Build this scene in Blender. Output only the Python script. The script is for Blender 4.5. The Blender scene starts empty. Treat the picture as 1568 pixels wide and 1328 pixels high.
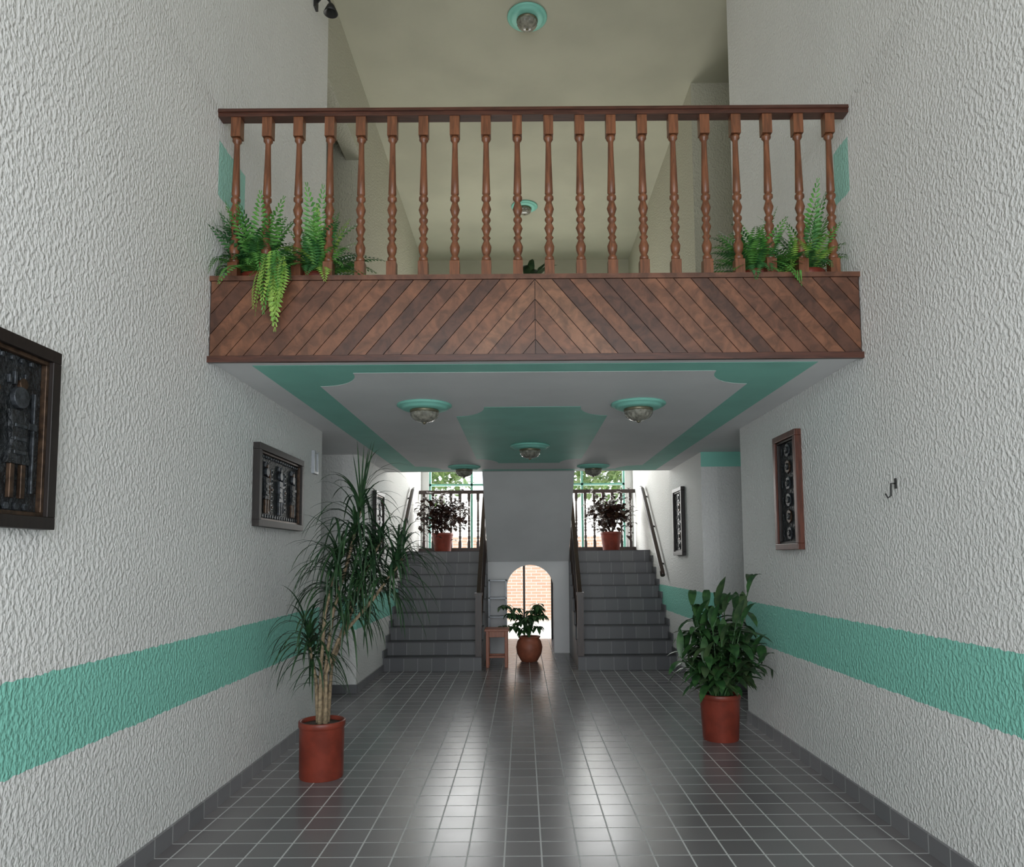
import bpy, bmesh, math, random
from mathutils import Vector, Matrix
random.seed(7)
sc = bpy.context.scene
try:
    sc.view_settings.view_transform = 'Standard'
    sc.view_settings.look = 'None'
except Exception:
    pass

# ------------------------------------------------------------------ materials
def new_mat(name):
    m = bpy.data.materials.new(name); m.use_nodes = True
    nt = m.node_tree
    return m, nt, nt.nodes['Principled BSDF']

def mixcol(nt, fac, a, b):
    n = nt.nodes.new('ShaderNodeMix'); n.data_type = 'RGBA'
    if hasattr(fac, 'links'): nt.links.new(fac, n.inputs[0])
    else: n.inputs[0].default_value = fac
    for i, c in ((6, a), (7, b)):
        if hasattr(c, 'links'): nt.links.new(c, n.inputs[i])
        else: n.inputs[i].default_value = (*c, 1)
    return n.outputs[2]

def math_n(nt, op, a, b=None, c=None):
    n = nt.nodes.new('ShaderNodeMath'); n.operation = op
    for i, v in enumerate((a, b, c)):
        if v is None: continue
        if hasattr(v, 'links'): nt.links.new(v, n.inputs[i])
        else: n.inputs[i].default_value = v
    return n.outputs[0]

def noise(nt, vec, scale, detail=3, rough=.5, dist=0):
    n = nt.nodes.new('ShaderNodeTexNoise')
    n.inputs['Scale'].default_value = scale; n.inputs['Detail'].default_value = detail
    n.inputs['Roughness'].default_value = rough; n.inputs['Distortion'].default_value = dist
    if vec is not None: nt.links.new(vec, n.inputs['Vector'])
    return n.outputs['Fac']

def ramp(nt, fac, lo, hi):
    n = nt.nodes.new('ShaderNodeMapRange'); n.interpolation_type = 'SMOOTHSTEP'
    nt.links.new(fac, n.inputs[0]); n.inputs[1].default_value = lo; n.inputs[2].default_value = hi
    return n.outputs[0]

def pos(nt, scale=(1, 1, 1)):
    g = nt.nodes.new('ShaderNodeNewGeometry')
    m = nt.nodes.new('ShaderNodeMapping'); m.inputs['Scale'].default_value = scale
    nt.links.new(g.outputs['Position'], m.inputs['Vector'])
    return m.outputs[0], g

def bump(nt, h, dist, strength, bsdf):
    b = nt.nodes.new('ShaderNodeBump'); b.inputs['Distance'].default_value = dist
    b.inputs['Strength'].default_value = strength
    nt.links.new(h, b.inputs['Height']); nt.links.new(b.outputs[0], bsdf.inputs['Normal'])

def simple(name, c, rough=.6, metal=0, var=.15, nscale=8, bd=0, bs=.5, bscale=40, pscale=(1, 1, 1), coat=0, spec=None):
    m, nt, b = new_mat(name)
    p, _ = pos(nt, pscale)
    f = ramp(nt, noise(nt, p, nscale, 4), .3, .7)
    a = tuple(x * (1 - var) for x in c); d = tuple(min(1, x * (1 + var)) for x in c)
    nt.links.new(mixcol(nt, f, a, d), b.inputs['Base Color'])
    b.inputs['Roughness'].default_value = rough; b.inputs['Metallic'].default_value = metal
    b.inputs['Coat Weight'].default_value = coat
    if spec is not None: b.inputs['Specular IOR Level'].default_value = spec
    if bd: bump(nt, noise(nt, p, bscale, 3), bd, bs, b)
    return m

TEAL = (.25, .62, .51)
def stucco(name, z0=None, z1=None, base=(.79, .785, .765), uy=0, upper_dim_beige=None):
    m, nt, b = new_mat(name)
    p, g = pos(nt, (1, 1, .75))
    n1 = noise(nt, p, 50, 1.5, .45, .15)
    n2 = noise(nt, p, 120, 2, .6)
    n3 = ramp(nt, n1, .32, .72)
    h = math_n(nt, 'ADD', n3, math_n(nt, 'MULTIPLY', n2, .35))
    bump(nt, h, .0072, .72, b)
    big = ramp(nt, noise(nt, p, .9, 4), .25, .75)
    col = mixcol(nt, big, tuple(x * .94 for x in base), base)
    sx = nt.nodes.new('ShaderNodeSeparateXYZ'); nt.links.new(g.outputs['Position'], sx.inputs[0])
    if upper_dim_beige:
        col = mixcol(nt, math_n(nt, 'GREATER_THAN', sx.outputs['Z'], 3.38), col, upper_dim_beige)
    if z0 is not None:
        wob = math_n(nt, 'MULTIPLY', math_n(nt, 'SUBTRACT', noise(nt, g.outputs['Position'], 22, 2), .5), .03)
        z = math_n(nt, 'ADD', sx.outputs['Z'], wob)
        band = math_n(nt, 'MULTIPLY', math_n(nt, 'GREATER_THAN', z, z0), math_n(nt, 'LESS_THAN', z, z1))
        if uy:
            u = math_n(nt, 'MULTIPLY', math_n(nt, 'GREATER_THAN', z, 4.02), math_n(nt, 'LESS_THAN', z, 4.40))
            u = math_n(nt, 'MULTIPLY', u, math_n(nt, 'GREATER_THAN', sx.outputs['Y'], 4.6))
            u = math_n(nt, 'MULTIPLY', u, math_n(nt, 'LESS_THAN', sx.outputs['Y'], uy))
            band = math_n(nt, 'MAXIMUM', band, math_n(nt, 'MULTIPLY', u, .8))
        col = mixcol(nt, band, col, TEAL)
    nt.links.new(col, b.inputs['Base Color']); b.inputs['Roughness'].default_value = .8
    b.inputs['Specular IOR Level'].default_value = .3
    return m

def tile_mat(name, joints='xy', c1=(.15, .140, .147), c2=(.195, .182, .187), grout=(.54, .54, .54), rough=.22, mort=.0048):
    m, nt, b = new_mat(name)
    g = nt.nodes.new('ShaderNodeNewGeometry')
    sx = nt.nodes.new('ShaderNodeSeparateXYZ'); nt.links.new(g.outputs['Position'], sx.inputs[0])
    cb = nt.nodes.new('ShaderNodeCombineXYZ')
    if joints == 'xy':
        nt.links.new(math_n(nt, 'ADD', sx.outputs['X'], 10.0), cb.inputs[0]); nt.links.new(math_n(nt, 'ADD', sx.outputs['Y'], 10.0), cb.inputs[1])
    elif joints == 'x':
        nt.links.new(math_n(nt, 'ADD', sx.outputs['X'], 10.0), cb.inputs[0]); cb.inputs[1].default_value = .1
    else:
        nt.links.new(math_n(nt, 'ADD', sx.outputs['Y'], 10.0), cb.inputs[0]); cb.inputs[1].default_value = .1
    t = nt.nodes.new('ShaderNodeTexBrick'); t.offset = 0; t.squash = 1
    nt.links.new(cb.outputs[0], t.inputs['Vector'])
    t.inputs['Color1'].default_value = (*c1, 1); t.inputs['Color2'].default_value = (*c2, 1)
    t.inputs['Mortar'].default_value = (*grout, 1)
    t.inputs['Scale'].default_value = 1; t.inputs['Mortar Size'].default_value = mort
    t.inputs['Mortar Smooth'].default_value = .1; t.inputs['Bias'].default_value = 0
    t.inputs['Brick Width'].default_value = .2; t.inputs['Row Height'].default_value = .2
    nt.links.new(t.outputs['Color'], b.inputs['Base Color'])
    r = nt.nodes.new('ShaderNodeMapRange'); nt.links.new(t.outputs['Fac'], r.inputs[0])
    r.inputs[3].default_value = rough; r.inputs[4].default_value = .7
    sm = math_n(nt, 'MULTIPLY', noise(nt, g.outputs['Position'], 3, 2), .06)
    nt.links.new(math_n(nt, 'ADD', r.outputs[0], sm), b.inputs['Roughness'])
    bump(nt, math_n(nt, 'SUBTRACT', 1.0, t.outputs['Fac']), .002, .5, b)
    return m

def wood(name, c, scale=(30, 30, 3), rough=.4, coat=.1, dark=.45):
    m, nt, b = new_mat(name)
    p, _ = pos(nt, scale)
    f = ramp(nt, noise(nt, p, 1.6, 5, .6, .8), .3, .72)
    nt.links.new(mixcol(nt, f, tuple(x * dark for x in c), c), b.inputs['Base Color'])
    b.inputs['Roughness'].default_value = rough; b.inputs['Coat Weight'].default_value = coat
    b.inputs['Coat Roughness'].default_value = .25
    return m

def leafmat(name, c, c2, rough=.4):
    m, nt, b = new_mat(name)
    p, _ = pos(nt)
    f = ramp(nt, noise(nt, p, 14, 3), .35, .65)
    nt.links.new(mixcol(nt, f, c, c2), b.inputs['Base Color'])
    b.inputs['Roughness'].default_value = rough
    return m

def brickmat(name):
    m, nt, b = new_mat(name)
    g = nt.nodes.new('ShaderNodeNewGeometry')
    sx = nt.nodes.new('ShaderNodeSeparateXYZ'); nt.links.new(g.outputs['Position'], sx.inputs[0])
    cb = nt.nodes.new('ShaderNodeCombineXYZ')
    nt.links.new(sx.outputs['X'], cb.inputs[0]); nt.links.new(sx.outputs['Z'], cb.inputs[1])
    t = nt.nodes.new('ShaderNodeTexBrick'); nt.links.new(cb.outputs[0], t.inputs['Vector'])
    t.inputs['Color1'].default_value = (.74, .48, .35, 1); t.inputs['Color2'].default_value = (.66, .39, .27, 1)
    t.inputs['Mortar'].default_value = (.85, .78, .7, 1); t.inputs['Scale'].default_value = 1
    t.inputs['Brick Width'].default_value = .26; t.inputs['Row Height'].default_value = .08
    t.inputs['Mortar Size'].default_value = .008
    nt.links.new(t.outputs['Color'], b.inputs['Base Color']); b.inputs['Roughness'].default_value = .9
    return m

UP_DIM = (.50, .485, .39)  # beige of the upper hallway walls, darkened so their dimness is painted in
M = dict(
    wl=stucco('stucco_left', .755, 1.13, uy=5.05), wr=stucco('stucco_right', .79, 1.165, uy=4.82),
    wlr=stucco('stucco_left_rear', .755, 1.13, upper_dim_beige=UP_DIM), wrr=stucco('stucco_right_rear', .79, 1.165, upper_dim_beige=UP_DIM),
    ws=stucco('stucco_plain', base=(.72, .72, .70), upper_dim_beige=UP_DIM),
    white=simple('plaster_white', (.78, .78, .78), .6, var=.03, nscale=2, bd=.002, bscale=60),
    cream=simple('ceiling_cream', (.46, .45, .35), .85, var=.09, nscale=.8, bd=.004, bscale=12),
    teal=simple('teal_paint', TEAL, .55, var=.05, nscale=3),
    tile=tile_mat('floor_tile'), stile=tile_mat('stair_tile', 'x', rough=.4, grout=(.3, .3, .3), c1=(.12, .12, .13), c2=(.15, .15, .155)),
    btile=tile_mat('baseboard_tile', 'y', rough=.3, c1=(.17, .17, .18), c2=(.22, .21, .22), grout=(.4, .4, .4)),
    nosing=simple('nosing', (.06, .06, .065), .45),
    wood=wood('wood_turned', (.235, .085, .036)), rail=wood('wood_rail', (.10, .033, .019), (3, 30, 30)),
    dwood=wood('wood_dark', (.045, .021, .013)),
    b0=wood('board_a', (.215, .088, .045), (7, 7, 7), .38, .15), b1=wood('board_b', (.165, .067, .037), (7, 7, 7), .38, .15),
    b2=wood('board_c', (.11, .046, .028), (7, 7, 7), .38, .15), b3=wood('board_d', (.26, .118, .062), (7, 7, 7), .38, .15),
    stool=wood('wood_stool', (.40, .11, .04), dark=.7),
    pot=simple('pot_red', (.21, .036, .020), .45, var=.18, nscale=9, bd=.002),
    terr=simple('terracotta', (.36, .11, .06), .5, var=.2),
    soil=simple('soil', (.05, .035, .025), .9, bd=.01, bscale=60),
    trunk=simple('trunk', (.26, .195, .12), .8, var=.4, nscale=40, bd=.004, bscale=80),
    drac=leafmat('leaf_dracaena', (.012, .038, .016), (.030, .075, .027)),
    broad=leafmat('leaf_broad', (.020, .066, .021), (.05, .13, .037), .42),
    broad2=leafmat('leaf_broad_dark', (.03, .060, .026), (.065, .11, .042), .42),
    fern=leafmat('leaf_fern', (.05, .19, .03), (.12, .32, .06), .5),
    fernd=leafmat('leaf_fern_dark', (.02, .10, .025), (.05, .17, .045), .5),
    ferny=leafmat('leaf_fern_yellow', (.17, .34, .05), (.28, .44, .08), .5),
    maroon=leafmat('leaf_maroon', (.04, .012, .012), (.06, .035, .018), .45),
    metal=simple('relief_metal', (.026, .029, .032), .5, metal=.35, var=.4, nscale=20, bd=.02, bs=1, bscale=45),
    metalhi=simple('relief_raised', (.055, .062, .070), .42, metal=.5, var=.5, nscale=30, bd=.006, bscale=80),
    bronze=simple('relief_bronze', (.07, .042, .026), .42, metal=.5, var=.5, nscale=30),
    frame=wood('frame_dark', (.018, .012, .010), dark=.5, coat=0, rough=.5), framer=wood('frame_red', (.13, .036, .018), coat=.05),
    brass=simple('lamp_brass', (.20, .18, .12), .4, metal=.6),
    glass=simple('lamp_glass', (.24, .23, .19), .22, var=.35, nscale=30, coat=.4),
    black=simple('black_iron', (.015, .015, .015), .5), grey=simple('grey_metal', (.42, .44, .47), .45, metal=.3),
    brick=brickmat('brick_wall'), ext=simple('render_wall', (.88, .87, .84), .8), ground=simple('paving', (.7, .66, .6), .85),
    tree=leafmat('tree_leaf', (.13, .24, .07), (.30, .42, .16)),
)

# ------------------------------------------------------------------ mesh builder
class MB:
    def __init__(s): s.bm = bmesh.new(); s.mats = []
    def mi(s, k):
        if k not in s.mats: s.mats.append(k)
        return s.mats.index(k)
    def box(s, x0, x1, y0, y1, z0, z1, k):
        v = [s.bm.verts.new((x, y, z)) for x in (x0, x1) for y in (y0, y1) for z in (z0, z1)]
        for q in ((0, 1, 3, 2), (4, 6, 7, 5), (0, 4, 5, 1), (2, 3, 7, 6), (0, 2, 6, 4), (1, 5, 7, 3)):
            f = s.bm.faces.new([v[i] for i in q]); f.material_index = s.mi(k)
    def prism(s, pts, vec, k):
        vec = Vector(vec)
        a = [s.bm.verts.new(Vector(p)) for p in pts]; b = [s.bm.verts.new(Vector(p) + vec) for p in pts]
        n = len(pts)
        fs = [s.bm.faces.new(a), s.bm.faces.new(b[::-1])]
        for i in range(n): fs.append(s.bm.faces.new((a[i], b[i], b[(i + 1) % n], a[(i + 1) % n])))
        for f in fs: f.material_index = s.mi(k)
    def lathe(s, cx, cy, prof, k, seg=24, cap=True, smooth=True, rib=0):
        rings = []
        for r, z in prof:
            ring = []
            for i in range(seg):
                a = 2 * math.pi * i / seg
                rr = r * (1 + (rib if i % 2 else 0))
                ring.append(s.bm.verts.new((cx + rr * math.cos(a), cy + rr * math.sin(a), z)))
            rings.append(ring)
        for A, B in zip(rings, rings[1:]):
            for i in range(seg):
                f = s.bm.faces.new((A[i], A[(i + 1) % seg], B[(i + 1) % seg], B[i])); f.material_index = s.mi(k); f.smooth = smooth
        if cap:
            for R in (rings[0], rings[-1]):
                f = s.bm.faces.new(R); f.material_index = s.mi(k)
    def tube(s, pts, rads, k, seg=8):
        pts = [Vector(p) for p in pts]; rings = []
        for i, p in enumerate(pts):
            t = (pts[min(i + 1, len(pts) - 1)] - pts[max(i - 1, 0)]).normalized()
            u = t.cross(Vector((.3, 1, .1))).normalized(); w = t.cross(u)
            r = rads[i] if isinstance(rads, (list, tuple)) else rads
            rings.append([s.bm.verts.new(p + (u * math.cos(2 * math.pi * j / seg) + w * math.sin(2 * math.pi * j / seg)) * r) for j in range(seg)])
        for A, B in zip(rings, rings[1:]):
            for i in range(seg):
                f = s.bm.faces.new((A[i], A[(i + 1) % seg], B[(i + 1) % seg], B[i])); f.material_index = s.mi(k); f.smooth = True
        for R in (rings[0], rings[-1]):
            f = s.bm.faces.new(R); f.material_index = s.mi(k)
    def obar(s, p0, p1, w, h, k):
        p0 = Vector(p0); p1 = Vector(p1); t = (p1 - p0).normalized()
        u = Vector((1, 0, 0))
        if abs(t.x) > .9: u = Vector((0, 1, 0))
        n = t.cross(u).normalized()
        a = [p0 + u * (sx * w / 2) + n * (sn * h / 2) for sx, sn in ((-1, -1), (1, -1), (1, 1), (-1, 1))]
        s.prism(a, p1 - p0, k)
    def leaf(s, base, d, L, W, droop, k, segs=5, prof=None, lim=None, fold=.25):
        p = Vector(base); d = Vector(d).normalized()
        side = d.cross(Vector((0, 0, 1)))
        if side.length < .05: side = Vector((1, 0, 0))
        side.normalize(); prev = None; m = s.mi(k)
        for i in range(segs + 1):
            t = i / segs
            w = (prof(t) if prof else math.sin(math.pi * min(1, t * .9 + .1))) * W / 2
            nrm = side.cross(d)
            cs = [p - side * w + nrm * w * fold, p.copy(), p + side * w + nrm * w * fold]
            if lim:
                for c in cs: lim(c)
            row = [s.bm.verts.new(c) for c in cs]
            if prev:
                for j in (0, 1):
                    f = s.bm.faces.new((prev[j], prev[j + 1], row[j + 1], row[j])); f.material_index = m; f.smooth = True
            prev = row
            p = p + d * (L / segs)
            d = (d + Vector((0, 0, -droop / segs))).normalized()
        return p
    def finish(s, name, bevel=0, recalc=True):
        if recalc: bmesh.ops.recalc_face_normals(s.bm, faces=s.bm.faces)
        me = bpy.data.meshes.new(name); s.bm.to_mesh(me); s.bm.free()
        for k in s.mats: me.materials.append(M[k])
        o = bpy.data.objects.new(name, me); sc.collection.objects.link(o)
        if bevel:
            b = o.modifiers.new('bevel', 'BEVEL'); b.width = bevel; b.segments = 2; b.limit_method = 'ANGLE'
        return o

def boxobj(name, *a, bevel=0):
    b = MB(); b.box(*a); return b.finish(name, bevel)

HW = 2.1; YF = 4.53; ZS = 2.88; ZU = 3.38; ZC = 7.65; O0 = 7.15; O1 = 8.75; YB = 14.2; YFR = -2.5
# ------------------------------------------------------------------ shell
boxobj('floor', -4.2, 4.2, YFR, YB + .2, -.2, 0, 'tile')
for sgn, side, mk in ((-1, 'left', 'wl'), (1, 'right', 'wr')):
    xs = sorted((sgn * HW, sgn * (HW + .2)))
    boxobj(f'wall_{side}', xs[0], xs[1], YFR, O0, 0, ZC, mk)
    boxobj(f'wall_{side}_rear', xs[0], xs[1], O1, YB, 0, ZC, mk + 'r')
    xo = sorted((sgn * (HW + .2), sgn * 4.0))
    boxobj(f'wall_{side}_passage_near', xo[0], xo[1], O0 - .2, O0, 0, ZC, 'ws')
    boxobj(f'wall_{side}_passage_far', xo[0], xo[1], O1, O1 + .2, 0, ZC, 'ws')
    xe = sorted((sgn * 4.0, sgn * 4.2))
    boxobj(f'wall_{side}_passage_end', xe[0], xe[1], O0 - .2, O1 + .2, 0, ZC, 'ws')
    xb = sorted((sgn * HW, sgn * (HW - .018)))
    boxobj(f'baseboard_{side}', xb[0], xb[1], YFR, O0, 0, .1, 'btile')
    boxobj(f'baseboard_{side}_rear', xb[0], xb[1], O1, 10.38, 0, .1, 'btile')
    xj = sorted((sgn * (HW - .018), sgn * 4.0))
    boxobj(f'baseboard_{side}_passage', xj[0], xj[1], O1 - .018, O1, 0, .1, 'stile')
boxobj('trim_teal_header', HW, 4.0, O1 - .01, O1, 2.70, ZS, 'teal')
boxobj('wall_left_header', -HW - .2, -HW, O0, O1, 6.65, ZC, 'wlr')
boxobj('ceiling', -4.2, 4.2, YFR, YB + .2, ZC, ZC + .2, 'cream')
boxobj('wall_front', -HW - .2, HW + .2, YFR - .2, YFR, 4.6, ZC + .2, 'ws')  # unseen wall added behind the camera to darken the upper hall

b = MB(); b.box(-HW, HW, YF + .03, 10.6, ZS, ZU, 'white')
b.box(-4.0, -HW, O0, O1, ZS, ZU, 'white'); b.box(HW, 4.0, O0, O1, ZS, ZU, 'white')
b.finish('ceiling_lower')

def notched(x, y0, y1, rx, ry):
    pts = []
    def arc(cx, cy, a0, a1):
        for i in range(9):
            a = math.radians(a0 + (a1 - a0) * i / 8); pts.append((cx + rx * math.cos(a), cy + ry * math.sin(a)))
    arc(-x, y0, 90, 0); arc(x, y0, 180, 90); arc(x, y1, 270, 180); arc(-x, y1, 0, -90)
    return pts
b = MB()
zt = ZS - .002
b.prism([(-1.87, 4.66, zt), (1.87, 4.66, zt), (1.87, 10.5, zt), (-1.87, 10.5, zt)], (0, 0, .0018), 'teal')
b.prism([(x, y, zt - .002) for x, y in notched(1.58, 4.86, 10.3, .33, .38)], (0, 0, .0018), 'white')
b.prism([(x, y, zt - .004) for x, y in notched(.68, 6.0, 9.6, .27, .4)], (0, 0, .0018), 'teal')
b.finish('trim_ceiling_panel')

# ------------------------------------------------------------------ balcony panel
b = MB()
b.box(-HW, HW, YF, YF + .03, ZS - .01, 3.41, 'dwood')
b.box(-HW, HW, YF + .03, YF + .17, ZU, 3.41, 'dwood')
zb, ztp = 2.905, 3.395; k = .85; p = .112
def clipx(poly, lim, keep_greater):
    out = []
    for i in range(len(poly)):
        a = poly[i]; c = poly[(i + 1) % len(poly)]
        ia = (a[0] >= lim) == keep_greater; ic = (c[0] >= lim) == keep_greater
        if ia: out.append(a)
        if ia != ic:
            t = (lim - a[0]) / (c[0] - a[0]); out.append((lim, a[1] + (c[1] - a[1]) * t))
    return out
for sgn in (-1, 1):
    i = -6
    while i * p < HW:
        x0 = i * p + .003; x1 = (i + 1) * p - .003
        poly = [(x0, ztp), (x1, ztp), (x1 + (ztp - zb) * k, zb), (x0 + (ztp - zb) * k, zb)]
        poly = clipx(poly, .002, True)
        if len(poly) > 2: poly = clipx(poly, HW - .012, False)
        if len(poly) > 2:
            b.prism([(sgn * x, YF - .016, z) for x, z in poly], (0, .0165, 0), random.choice(['b0', 'b0', 'b1', 'b1', 'b2', 'b3']))
        i += 1
b.box(-HW, HW, YF - .03, YF, ZS - .02, 2.90, 'rail')
b.box(-HW, HW, YF - .022, YF, 3.398, 3.43, 'b1')
b.box(-HW, HW, YF, YF + .17, 3.41, 3.43, 'b1')
b.finish('balcony_fascia')

# ------------------------------------------------------------------ balustrade
def baluster(b, x, y, z0, z1, s=1, k='wood', seg=12):
    H = z1 - z0
    def Z(py): return z1 - (py - 180) * H / 240
    h = .032 * s
    b.box(x - h, x + h, y - h, y + h, Z(209), z1, k)
    b.box(x - h, x + h, y - h, y + h, z0, Z(394), k)
    pr = [(209, .02), (211, .030), (214, .031), (217, .020), (219, .018), (240, .020), (270, .024), (294, .027), (296, .019), (299, .031), (303, .031),
          (306, .018), (310, .023), (317, .033), (324, .023), (328, .017), (331, .029), (334, .029), (338, .018), (345, .033), (352, .021), (356, .017),
          (359, .029), (363, .017), (372, .034), (379, .030), (385, .019), (388, .030), (392, .030), (394, .02)]
    b.lathe(x, y, [(r * s, Z(q)) for q, r in pr], k, seg)
b = MB()
YR = 4.61
for i in range(20):
    baluster(b, -1.985 + i * .2085, YR, 3.43, 4.552)
b.box(-HW, HW, YR - .04, YR + .04, 4.548, 4.576, 'rail')
b.prism([(-HW, YR - .05, 4.576), (-HW, YR + .05, 4.576), (-HW, YR + .045, 4.60), (-HW, YR + .02, 4.614), (-HW, YR - .02, 4.614), (-HW, YR - .045, 4.60)], (2 * HW, 0, 0), 'rail')
b.finish('balcony_balustrade')

# ------------------------------------------------------------------ ceiling lamps
def lamp(x, y, z, s=1.0):
    b = MB()
    b.lathe(x, y, [(.225 * s, z - .001), (.228 * s, z - .012), (.215 * s, z - .022), (.195 * s, z - .024), (.19 * s, z - .036), (.165 * s, z - .045), (.12 * s, z - .047)], 'teal', 40)
    b.lathe(x, y, [(.118 * s, z - .04), (.122 * s, z - .06), (.11 * s, z - .075)], 'brass', 32)
    pr = [(.112 * s, z - .07)]
    for i in range(1, 9):
        a = math.pi / 2 * i / 8; pr.append((max(.004, .115 * s * math.cos(a)), z - .075 - .075 * s * math.sin(a)))
    b.lathe(x, y, pr, 'glass', 36, rib=.035, smooth=False)
    b.lathe(x, y, [(.015, z - .143 * s), (.018, z - .155 * s), (.004, z - .165 * s)], 'brass', 12)
    return b.finish('ceiling_lamp')
for x, y in ((-.9, 5.9), (.88, 5.9)): lamp(x, y, ZS - .003)
lamp(0, 8.1, ZS - .005)
for x, y in ((-.9, 9.95), (.9, 9.95)): lamp(x, y, ZS - .003)
lamp(0, 7.6, ZC, .98); lamp(-.02, 11.95, ZC, 1.0)

# ------------------------------------------------------------------ stairs
NR = 9; RI = 1.72 / NR; TR = .25; Y0 = 10.4; XI = HW - .001
for sgn in (-1, 1):
    b = MB()
    for i in range(NR - 1):
        xs = sorted((sgn * .69, sgn * XI))
        b.box(xs[0], xs[1], Y0 + TR * i, Y0 + TR * (i + 1), 0, RI * (i + 1) - .012, 'stile')
        b.box(xs[0], xs[1], Y0 + TR * i - .010, Y0 + TR * (i + 1), RI * (i + 1) - .012, RI * (i + 1), 'nosing')
        xk = sorted((sgn * (HW - .02), sgn * XI))
        b.box(xk[0], xk[1], Y0 + TR * i - .05, Y0 + TR * (i + 1), RI * (i + 1), RI * (i + 1) + .1, 'stile')
    b.box(min(sgn * .69, sgn * XI), max(sgn * .69, sgn * XI), 12.385, 12.399, 1.5, 1.708, 'stile')
    b.finish('tiled_staircase')
    b = MB(); x = sgn * .735
    b.box(x - .045, x + .045, Y0 + .02, Y0 + .11, RI, 1.06, 'dwood')
    b.box(x - .055, x + .055, Y0 + .01, Y0 + .12, 1.06, 1.10, 'dwood')
    b.obar((x, Y0 + .06, 1.02), (x, 12.45, 1.02 + 2.39 * RI / TR * 1.0), .06, .06, 'dwood')
    for i in range(1, 8):
        yy = Y0 + TR * (i + .5); b.lathe(x, yy, [(.02, RI * (i + 1)), (.028, RI * (i + 1) + .2), (.016, RI * (i + 1) + .4), (.02, 1.02 + (yy - Y0 - .06) * RI / TR)], 'dwood', 8)
    b.finish('stair_balustrade')
    b = MB(); x = sgn * (HW - .07)
    b.tube([(x, 10.95, 1.32), (x, 11.0, 1.38), (x, 12.65, 2.80), (x, 12.8, 2.84)], .036, 'dwood', 10)
    for yy, zz in ((11.2, 1.52), (11.9, 2.13), (12.55, 2.68)):
        b.tube([(x, yy, zz), (sgn * HW, yy, zz - .03)], .012, 'black', 6)
    b.finish('stair_handrail')
b = MB()
b.box(-XI, XI, 12.4, YB, 1.54, 1.708, 'white')
b.box(-XI, XI, 12.385, YB, 1.708, 1.722, 'nosing')
b.finish('floor_landing')
pts = [(12.4, 1.54), (12.2, 1.54), (10.6, ZS), (10.6, ZU)]
n = 8; rr = (ZU - 1.722) / n; tt = 1.8 / n
for i in range(n):
    pts.append((10.6 + tt * (i), ZU - rr * (i)) if i else (10.6 + .001, ZU))
    pts.append((10.6 + tt * (i + 1), ZU - rr * i)) if i else pts.append((10.6 + tt, ZU))
    pts.append((10.6 + tt * (i + 1), ZU - rr * (i + 1)))
cl = []
for q in pts:
    if not cl or (abs(cl[-1][0] - q[0]) + abs(cl[-1][1] - q[1])) > .0015: cl.append(q)
b = MB(); b.prism([(-.685, y, z) for y, z in cl], (1.37, 0, 0), 'white'); b.finish('upper_staircase')
b = MB()
pl = [(-.688, 0), (-.37, 0), (-.37, 1.08)]
for i in range(1, 16):
    a = math.pi - math.pi * i / 16; pl.append((.03 + .4 * math.cos(a), 1.08 + .4 * math.sin(a)))
pl += [(.43, 1.08), (.43, 0), (.688, 0), (.688, 1.54), (-.688, 1.54)]
b.prism([(x, 12.25, z) for x, z in pl], (0, .15, 0), 'white')
for s_ in (-1, 1):
    xs = sorted((s_ * .688, s_ * .588)); b.box(xs[0], xs[1], 12.4, YB, 0, 1.54, 'white')
b.finish('wall_arch')

# ------------------------------------------------------------------ back wall with windows and door
WT = 5.3
b = MB()
b.box(-HW - .2, -.5, YB, YB + .2, 0, 1.72, 'white'); b.box(.5, HW + .2, YB, YB + .2, 0, 1.72, 'white')
b.box(-.5, .5, YB, YB + .2, 1.5, 1.72, 'white')
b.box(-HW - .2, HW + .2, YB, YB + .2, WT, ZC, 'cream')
b.box(-HW - .2, -1.95, YB, YB + .2, 1.72, WT, 'white'); b.box(1.95, HW + .2, YB, YB + .2, 1.72, WT, 'white')
b.finish('wall_back')
b = MB()
for x in (-1.93, -1.1, -.35, .35, 1.1, 1.93): b.box(x - .022, x + .022, YB + .05, YB + .1, 1.72, WT, 'teal')
for z in (1.74, 3.06, 4.3, WT - .02): b.box(-1.95, 1.95, YB + .05, YB + .1, z - .02, z + .02, 'teal')
b.finish('window_1')
b = MB()
for x in (-.48, -.07, .48): b.box(x - .02, x + .02, YB + .05, YB + .09, 0, 1.5, 'black')
b.box(-.5, .5, YB + .05, YB + .09, 1.46, 1.5, 'black')
b.finish('door_1')
b = MB(); yl = 13.95
for s_ in (-1, 1):
    for i in range(8): baluster(b, s_ * (.78 + i * .175), yl, 1.80, 2.86, .9, 'dwood', 8)
    xs = sorted((s_ * .70, s_ * XI))
    b.box(xs[0], xs[1], yl - .035, yl + .035, 2.85, 2.92, 'dwood'); b.box(xs[0], xs[1], yl - .03, yl + .03, 1.722, 1.80, 'dwood')
b.finish('landing_balustrade')

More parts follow.
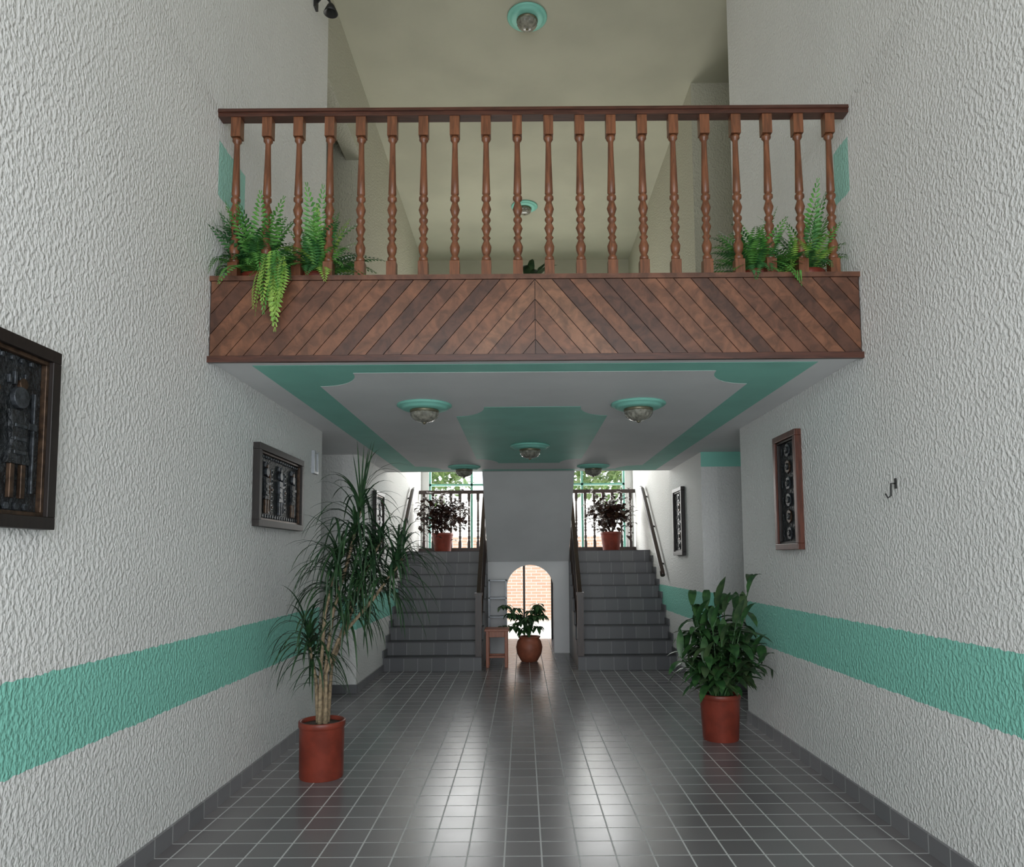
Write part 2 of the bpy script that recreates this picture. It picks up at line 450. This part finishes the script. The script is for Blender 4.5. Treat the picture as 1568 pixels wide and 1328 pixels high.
# ------------------------------------------------------------------ exterior
boxobj('ground_outside', -14, 14, YB + .2, 40, -.2, -.02, 'ground')
boxobj('brick_garden_wall', -9, 9, 19, 19.25, -.02, 2.15, 'brick')
boxobj('neighbour_house', -9, 9, 27, 27.3, -.02, 3.9, 'ext')
def tree(x, y, h):
    b = MB(); b.tube([(x, y, -.02), (x + .1, y, h * .5), (x, y + .1, h)], [.16, .12, .05], 'trunk', 8)
    for i in range(900):
        a = random.uniform(0, 6.28); r = random.random() ** .5 * 1.9; z = h + random.uniform(-1, 1) * 1.2 * (1 - (r / 2) ** 2) ** .5
        d = Vector((random.uniform(-1, 1), random.uniform(-1, 1), random.uniform(-1, .6)))
        b.leaf((x + r * math.cos(a), y + r * math.sin(a), z), d, .35, .22, .3, 'tree', 2)
    b.finish('garden_tree', recalc=False)
tree(-3.6, 22.6, 4.5); tree(3.1, 22.6, 4.5)

# ------------------------------------------------------------------ framed reliefs
def relief(name, sgn, y0, y1, z0, z1, fk='frame', style=0, fw=.05):
    b = MB(); X = sgn * HW
    def bx(d0, d1, ya, yb, za, zb_, k):
        xs = sorted((X - sgn * d0, X - sgn * d1)); b.box(xs[0], xs[1], ya, yb, za, zb_, k)
    d = .055
    for ya, yb, za, zb_ in ((y0, y1, z0, z0 + fw), (y0, y1, z1 - fw, z1), (y0, y0 + fw, z0 + fw, z1 - fw), (y1 - fw, y1, z0 + fw, z1 - fw)):
        bx(0, d, ya, yb, za, zb_, fk)
    w2 = fw * .35; i0 = fw
    for ya, yb, za, zb_ in ((y0 + i0, y1 - i0, z0 + i0, z0 + i0 + w2), (y0 + i0, y1 - i0, z1 - i0 - w2, z1 - i0), (y0 + i0, y0 + i0 + w2, z0 + i0 + w2, z1 - i0 - w2), (y1 - i0 - w2, y1 - i0, z0 + i0 + w2, z1 - i0 - w2)):
        bx(0, d - .018, ya, yb, za, zb_, 'bronze' if style == 0 else 'frame')
    a = i0 + w2
    bx(0, .016, y0 + a, y1 - a, z0 + a, z1 - a, 'metal')
    W = y1 - y0 - 2 * a; H = z1 - z0 - 2 * a
    rnd = random.Random(int(y0 * 100))
    def disc(cy, cz, r, dep, k, seg=16):
        ps = [(X - sgn * .016, cy + r * math.cos(6.283 * i / seg), cz + r * math.sin(6.283 * i / seg)) for i in range(seg)]
        b.prism(ps, (-sgn * dep, 0, 0), k)
    if W > .45:
        nf = max(2, int(W / .24))
        for i in range(nf):
            cy = y0 + a + W * (i + .5) / nf; bz = z0 + a + H * .08; s = H * .78
            k1 = 'metalhi' if i % 2 else 'metal'
            disc(cy, bz + s * .83, s * .09, .022, 'metalhi', 14)
            disc(cy + s * .03, bz + s * .95, s * .05, .018, 'bronze' if i % 2 == 0 else 'metalhi', 8)
            for q in range(4): bx(.016, .03, cy - s * .13 + q * s * .06, cy - s * .10 + q * s * .06, bz + s * .93, bz + s * (1.0 + .04 * (q % 2)), 'metalhi')
            b.prism([(X - sgn * .016, cy + u * s, bz + v * s) for u, v in ((-.11, .72), (.11, .72), (.08, .45), (.14, .28), (-.14, .28), (-.08, .45))], (-sgn * .02, 0, 0), k1)
            for q in range(3): bx(.036, .041, cy - .07 * s, cy + .07 * s, bz + s * (.36 + .11 * q), bz + s * (.39 + .11 * q), 'metalhi')
            for u in (-.09, .04): bx(.016, .034, cy + u * s, cy + (u + .05) * s, bz, bz + .28 * s, 'metalhi' if i % 2 else 'bronze')
            bx(.016, .036, cy + .1 * s, cy + .2 * s, bz + .58 * s, bz + .64 * s, 'metalhi')
            bx(.016, .032, cy + .17 * s, cy + .19 * s, bz + .05 * s, bz + .9 * s, 'bronze' if i == 0 else 'metalhi')
            for q in range(5):
                gy = cy + .30 * s * (.8 if nf > 3 else 1); gz = bz + s * (.08 + .18 * q)
                if gy < y1 - a - .05:
                    bx(.016, .028, gy - .045 * s, gy + .045 * s, gz, gz + .12 * s, 'metalhi')
                    disc(gy, gz + .06 * s, .03 * s, .02, 'bronze' if rnd.random() < .3 else 'metal', 7)
        for i in range(int(W / .055)):
            disc(y0 + a + .03 + i * .055, z0 + a + .018, .016, .012, 'metalhi', 6)
            disc(y0 + a + .03 + i * .055, z1 - a - .018, .012, .012, 'metalhi', 5)
    else:
        cy = (y0 + y1) / 2
        for q in range(6):
            cz = z0 + a + H * (q + .5) / 6; r = min(W * .3, H * .07)
            disc(cy, cz, r, .012, 'bronze' if q % 3 == 1 else 'metalhi', 6 + 2 * (q % 3)); disc(cy, cz, r * .5, .022, 'metal', 10)
            for s_ in (-1, 1): bx(.016, .026, cy + s_ * W * .36 - .012, cy + s_ * W * .36 + .012, cz - .03, cz + .03, 'metal')
    return b.finish(name, .004)
relief('framed_relief_picture', -1, 2.05, 3.0, 1.73, 2.48)
relief('framed_relief_picture', -1, 5.32, 6.40, 1.85, 2.48)
relief('framed_relief_picture', -1, 9.6, 10.2, 1.62, 2.52)
relief('framed_relief_picture', 1, 5.58, 6.08, 1.65, 2.60, 'framer', 1)
relief('framed_relief_picture', 1, 9.65, 10.22, 1.62, 2.55, 'frame', 1)

b = MB(); x = HW
b.tube([(x, 4.19, 2.02), (x - .03, 4.19, 2.02), (x - .032, 4.19, 1.95), (x - .05, 4.19, 1.935), (x - .065, 4.19, 1.96)], .005, 'black', 6)
b.box(x - .006, x, 4.18, 4.2, 1.99, 2.05, 'black'); b.finish('wall_hook')
b = MB(); x = -HW
for a_ in ((6.80, 6.94, 2.62, 2.64), (6.80, 6.94, 2.42, 2.44), (6.80, 6.82, 2.44, 2.62), (6.92, 6.94, 2.44, 2.62)): b.box(x, x + .03, *a_, 'grey')
b.box(x, x + .015, 6.82, 6.92, 2.44, 2.62, 'white'); b.finish('wall_call_box')
b = MB()
b.box(-HW, -HW + .025, 6.62, 6.70, 7.0, 7.11, 'black')
b.tube([(-HW + .02, 6.66, 7.06), (-2.02, 6.66, 7.13), (-1.96, 6.66, 7.09), (-1.94, 6.66, 7.04)], .012, 'black', 8)
b.lathe(-1.94, 6.66, [(.02, 7.05), (.035, 7.03), (.07, 6.95), (.065, 6.95), (.02, 7.01)], 'black', 20)
b.finish('wall_lantern')

# ------------------------------------------------------------------ plants
def potmesh(b, x, y, z, r0, r1, h, k='pot'):
    b.lathe(x, y, [(r0 * .97, z), (r0, z + .012), (r1 * .985, z + h - .05), (r1 * 1.0, z + h - .045), (r1 * 1.03, z + h - .04), (r1 * 1.03, z + h - .005), (r1 * 1.01, z + h), (r1 * .93, z + h), (r1 * .92, z + h - .03)], k, 40, cap=False)
    b.lathe(x, y, [(r0 * .97, z), (.01, z)], k, 40, cap=False)
    b.lathe(x, y, [(r1 * .925, z + h - .03), (.01, z + h - .02)], 'soil', 40, cap=False)

def randdir(el0, el1, az=None):
    a = random.uniform(0, 2 * math.pi) if az is None else az
    e = math.radians(random.uniform(el0, el1))
    return Vector((math.cos(a) * math.cos(e), math.sin(a) * math.cos(e), math.sin(e)))

def limL(c):
    if c.x < -2.06: c.x = -2.06
def limR(c):
    if c.x > 2.06: c.x = 2.06

# tall dracaena, left
b = MB(); px, py = -1.59, 5.45
potmesh(b, px, py, 0, .16, .165, .41)
grass = lambda t: (1 - t) ** .5 * (.5 + min(.5, t * 4)) if t < 1 else .02
crowns = [((px + .27, py, 1.98), 1.0, .42), ((px + .60, py - .05, 1.60), .95, .34), ((px + .14, py - .1, 1.62), .8, .36), ((px - .12, py, 1.04), .7, .20),
          ((px + .26, py + .1, 1.40), .75, .3), ((px + .42, py + .12, 1.78), .8, .36)]
tr = [[(px + .01, py, .38), (px + .02, py, .8), (px + .07, py, 1.2), (px + .18, py, 1.6), crowns[0][0]],
      [(px + .03, py - .02, .38), (px + .03, py - .02, .75), (px + .12, py - .04, 1.0), (px + .38, py - .05, 1.3), crowns[1][0]],
      [(px - .01, py - .03, .38), (px - .0, py - .05, .8), (px + .03, py - .08, 1.2), crowns[2][0]],
      [(px - .03, py + .01, .38), (px - .05, py, .7), crowns[3][0]],
      [(px + .03, py + .03, .38), (px + .05, py + .06, .8), crowns[4][0]],
      [(px + .05, py + .05, .8), (px + .20, py + .08, 1.3), crowns[5][0]]]
for t in tr: b.tube(t, [.019] + [.013] * (len(t) - 2) + [.009], 'trunk', 8)
for ci, (c, s, ll) in enumerate(crowns):
    path = [Vector(q) for q in tr[ci]]; dirn = (path[-2] - path[-1]).normalized()
    for i in range(int(100 * s)):
        f = random.random()
        o = Vector(c) + dirn * (f * ll)
        d = randdir(72 - 88 * f, 88 - 62 * f)
        b.leaf(o, d, random.uniform(.40, .62) * s ** .5, .024, random.uniform(1.8, 4.2), 'drac', 9, grass, limL, .3)
for i in range(7): b.leaf(crowns[0][0], randdir(74, 88), random.uniform(.42, .55), .02, .4, 'drac', 7, grass, limL, .3)
for i in range(14): b.leaf((px - .02, py, random.uniform(.62, .95)), randdir(20, 70), random.uniform(.25, .38), .018, 2.6, 'drac', 7, grass, limL, .3)
b.finish('potted_dracaena', recalc=False)

# broad leaf plant, right
b = MB(); px, py = 1.64, 6.46
potmesh(b, px, py, 0, .155, .175, .40)
lan = lambda t: max(.03, math.sin(math.pi * min(1, .06 + t * .94)) ** .75)
for i in range(30):
    az = i * 2.4; sp = .06 + .36 * (i / 30) ** .5 * random.uniform(.6, 1)
    top = Vector((px + math.cos(az) * sp, py + math.sin(az) * sp, random.uniform(.78, 1.18)))
    if i > 19: top.z = random.uniform(.52, .85)
    if i == 3: top = Vector((px + .28, py - .05, 1.34))
    if i == 6: top = Vector((px + .0, py, 1.2))
    if top.x > 1.98: top.x = 1.98
    base = Vector((px + math.cos(az) * .07, py + math.sin(az) * .07, .37))
    mid = base.lerp(top, .5) + Vector((0, 0, .05))
    b.tube([base, mid, top], [.009, .007, .005], 'broad', 5)
    for q in range(12):
        t = .25 + .75 * q / 11; pnt = base.lerp(mid, t * 2) if t < .5 else mid.lerp(top, t * 2 - 1)
        d = randdir(0, 45, q * 2.4 + az) if q < 10 else randdir(45, 80, q * 2.4)
        b.leaf(pnt, d, random.uniform(.20, .31), random.uniform(.062, .085), random.uniform(.8, 2.2), random.choice(['broad', 'broad', 'broad2']), 5, lan, limR)
b.finish('potted_leafy_shrub', recalc=False)

# centre pot with palmate plant
b = MB(); px, py = 0.0, 11.3
b.lathe(px, py, [(.11, 0), (.13, .01), (.19, .12), (.205, .22), (.185, .31), (.155, .35), (.17, .37), (.175, .385), (.15, .385), (.14, .36)], 'terr', 36, cap=False)
b.lathe(px, py, [(.11, 0), (.005, 0)], 'terr', 36, cap=False); b.lathe(px, py, [(.143, .36), (.005, .365)], 'soil', 36, cap=False)
for i in range(26):
    az = i * 2.4; r = random.uniform(.1, .40); top = Vector((px - .05 + math.cos(az) * r * 1.1, py + math.sin(az) * r * .6, random.uniform(.55, .94) - r * .25))
    b.tube([(px, py, .35), (px + math.cos(az) * r * .35, py + math.sin(az) * r * .3, .62), top], [.008, .006, .004], 'broad', 5)
    for j in range(8):
        b.leaf(top, randdir(-20, 20, j * .785 + i), random.uniform(.13, .18), .06, 1.8, 'broad', 4, lan)
b.finish('potted_umbrella_plant', recalc=False)

# maroon plants on landing
for x in (-1.55, 1.52):
    b = MB(); y = 13.1
    potmesh(b, x, y, 1.722, .15, .19, .34)
    def limC(c):
        c.x = max(-2.07, min(2.07, c.x))
    for i in range(520):
        c = Vector((x, y, 2.40)) + Vector((random.gauss(0, .19), random.gauss(0, .15), random.gauss(0, .14)))
        c.x = max(x - .40, min(x + .40, c.x))
        b.leaf(c, randdir(-30, 50), random.uniform(.1, .17), .08, 1.2, 'maroon', 3, lan, limC)
    for i in range(10): b.tube([(x, y, 2.02), (x + random.uniform(-.25, .25), y + random.uniform(-.2, .2), 2.4)], .007, 'maroon', 5)
    b.finish('potted_coleus', recalc=False)

# ferns
def frond(b, base, d, L, droop, k, n=16, wid=.065, lim=None):
    p = Vector(base); d = Vector(d).normalized(); m = b.mi(k)
    for i in range(n):
        t = i / n; side = d.cross(Vector((0, 0, 1)))
        if side.length < .05: side = Vector((1, 0, 0))
        side.normalize(); nr = side.cross(d)
        w = wid * (math.sin(math.pi * (.12 + .88 * t)) ** .7 if t < .5 else (1.02 - t) * 2 * .95); st = L / n
        for s_ in (-1, 1):
            tip = p + side * s_ * w + d * st * .9 - nr * w * .12
            cs = [p.copy(), p + d * st * .95 * .45 + side * s_ * w * .5 - d * st * .3, tip, p + side * s_ * w * .5 + d * st * 1.05]
            if lim:
                for c in cs: lim(c)
            f = b.bm.faces.new([b.bm.verts.new(c) for c in cs]); f.material_index = m
        p = p + d * st; d = (d + Vector((0, 0, -droop / n))).normalized()
def fern(name, x, y, z, nf, L, keys, lim, hang=0, tall=0, tl=1.1):
    b = MB(); potmesh(b, x, y, z, .09, .12, .14)
    for i in range(nf):
        d = randdir(15, 82)
        frond(b, (x + d.x * .05, y + d.y * .05, z + .13), d, random.uniform(.6, 1.0) * L, random.uniform(.8, 2.6), random.choice(keys), 18, .07, lim)
    for i in range(tall):
        frond(b, (x, y, z + .13), randdir(62, 80), L * random.uniform(.95, 1.0) * tl, .8, 'fern', 20, .08, lim)
    for i in range(hang):
        st = Vector((-1.70 + random.uniform(-.09, .11), YF - .05 - random.random() * .05, 3.50 + random.uniform(-.06, .08)))
        b.tube([(x, y, z + .13), ((x + st.x) / 2, y - .1, z + .22), st], .004, 'fern', 4)
        frond(b, st, (random.uniform(-.3, .3), -.2, -.85), random.uniform(.22, .50), 2.0, ['ferny', 'fern', 'ferny', 'ferny'][i % 4], 14, .05, None)
    b.finish(name, recalc=False)
def limF(c):
    if c.x < -2.07: c.x = -2.07
    if c.x > 2.07: c.x = 2.07
    if c.z < 3.44 and c.y > 4.50: c.z = 3.44
fern('potted_fern', -1.88, 4.77, ZU, 70, .54, ['fern', 'fern', 'fernd', 'fernd'], limF, 0, 5)
fern('potted_fern', -1.48, 4.77, ZU, 70, .56, ['fern', 'fernd', 'fern', 'ferny'], limF, 16, 6)
fern('potted_fern', 1.52, 4.77, ZU, 56, .44, ['fernd', 'fern'], limF, 0, 5, 1.25)
fern('potted_fern', 1.86, 4.77, ZU, 56, .44, ['fern', 'ferny', 'fernd'], limF, 0, 6, 1.4)
b = MB(); potmesh(b, -.03, 5.05, ZU, .07, .09, .12)
for i in range(16): b.leaf((-.03, 5.05, ZU + .1), randdir(35, 80), random.uniform(.25, .42), .06, 2.0, 'broad2', 6, lan)
b.finish('potted_houseplant', recalc=False)

# ------------------------------------------------------------------ stool and rack
b = MB(); x0, x1, y0, y1, h = -.64, -.32, 10.65, 10.95, .56
b.box(x0 - .02, x1 + .02, y0 - .02, y1 + .02, h - .035, h, 'stool')
for x in (x0, x1 - .045):
    for y in (y0, y1 - .045): b.box(x, x + .045, y, y + .045, 0, h - .035, 'stool')
b.box(x0 + .045, x1 - .045, y0 + .01, y0 + .03, h - .12, h - .035, 'stool'); b.box(x0 + .045, x1 - .045, y1 - .03, y1 - .01, h - .12, h - .035, 'stool')
for x in (x0 + .01, x1 - .03): b.box(x, x + .02, y0 + .045, y1 - .045, h - .12, h - .035, 'stool')
b.box(x0 + .045, x1 - .045, y0 + .015, y0 + .035, .14, .17, 'stool'); b.box(x0 + .045, x1 - .045, y1 - .035, y1 - .015, .14, .17, 'stool')
b.finish('wooden_stool', .004)
b = MB(); x0, x1, y0, y1 = -.66, -.36, 11.95, 12.2
for x in (x0, x1 - .02):
    for y in (y0, y1 - .02): b.box(x, x + .02, y, y + .02, 0, 1.24, 'grey')
for z in (.3, .62, .93, 1.22): b.box(x0, x1, y0, y1, z, z + .02, 'grey')
b.finish('metal_shelf_rack')

# ------------------------------------------------------------------ light
w = bpy.data.worlds.new('world'); sc.world = w; w.use_nodes = True
bg = w.node_tree.nodes['Background']; bg.inputs[0].default_value = (.88, .94, 1, 1); bg.inputs[1].default_value = 2.6
def area(name, loc, rot, sx, sy, e, c):
    l = bpy.data.lights.new(name, 'AREA'); l.shape = 'RECTANGLE'; l.size = sx; l.size_y = sy; l.energy = e; l.color = c
    o = bpy.data.objects.new(name, l); o.location = loc; o.rotation_euler = rot; sc.collection.objects.link(o); return o
area('daylight_entrance', (0, YFR + .1, 2.3), (math.radians(90), 0, 0), 4.0, 3.8, 185, (.96, .98, 1))  # added fill lamp behind the camera, standing in for daylight from an unseen entrance
area('daylight_stair_window', (0, YB + .3, 2.9), (math.radians(-90), 0, 0), 3.8, 2.2, 230, (1, .98, .94))

# ------------------------------------------------------------------ camera
cam = bpy.data.cameras.new('camera'); co = bpy.data.objects.new('camera', cam); sc.collection.objects.link(co)
cam.sensor_fit = 'HORIZONTAL'; cam.sensor_width = 36; cam.lens = 36 * 1100 / 1568
cam.shift_x = -16 / 1568; cam.shift_y = 104 / 1568; cam.clip_start = .05
co.matrix_world = Matrix.Translation((-.09, 0, 1.6)) @ Matrix.Rotation(math.radians(94.5), 4, 'X') @ Matrix.Rotation(math.radians(-.4), 4, 'Z')
sc.camera = co
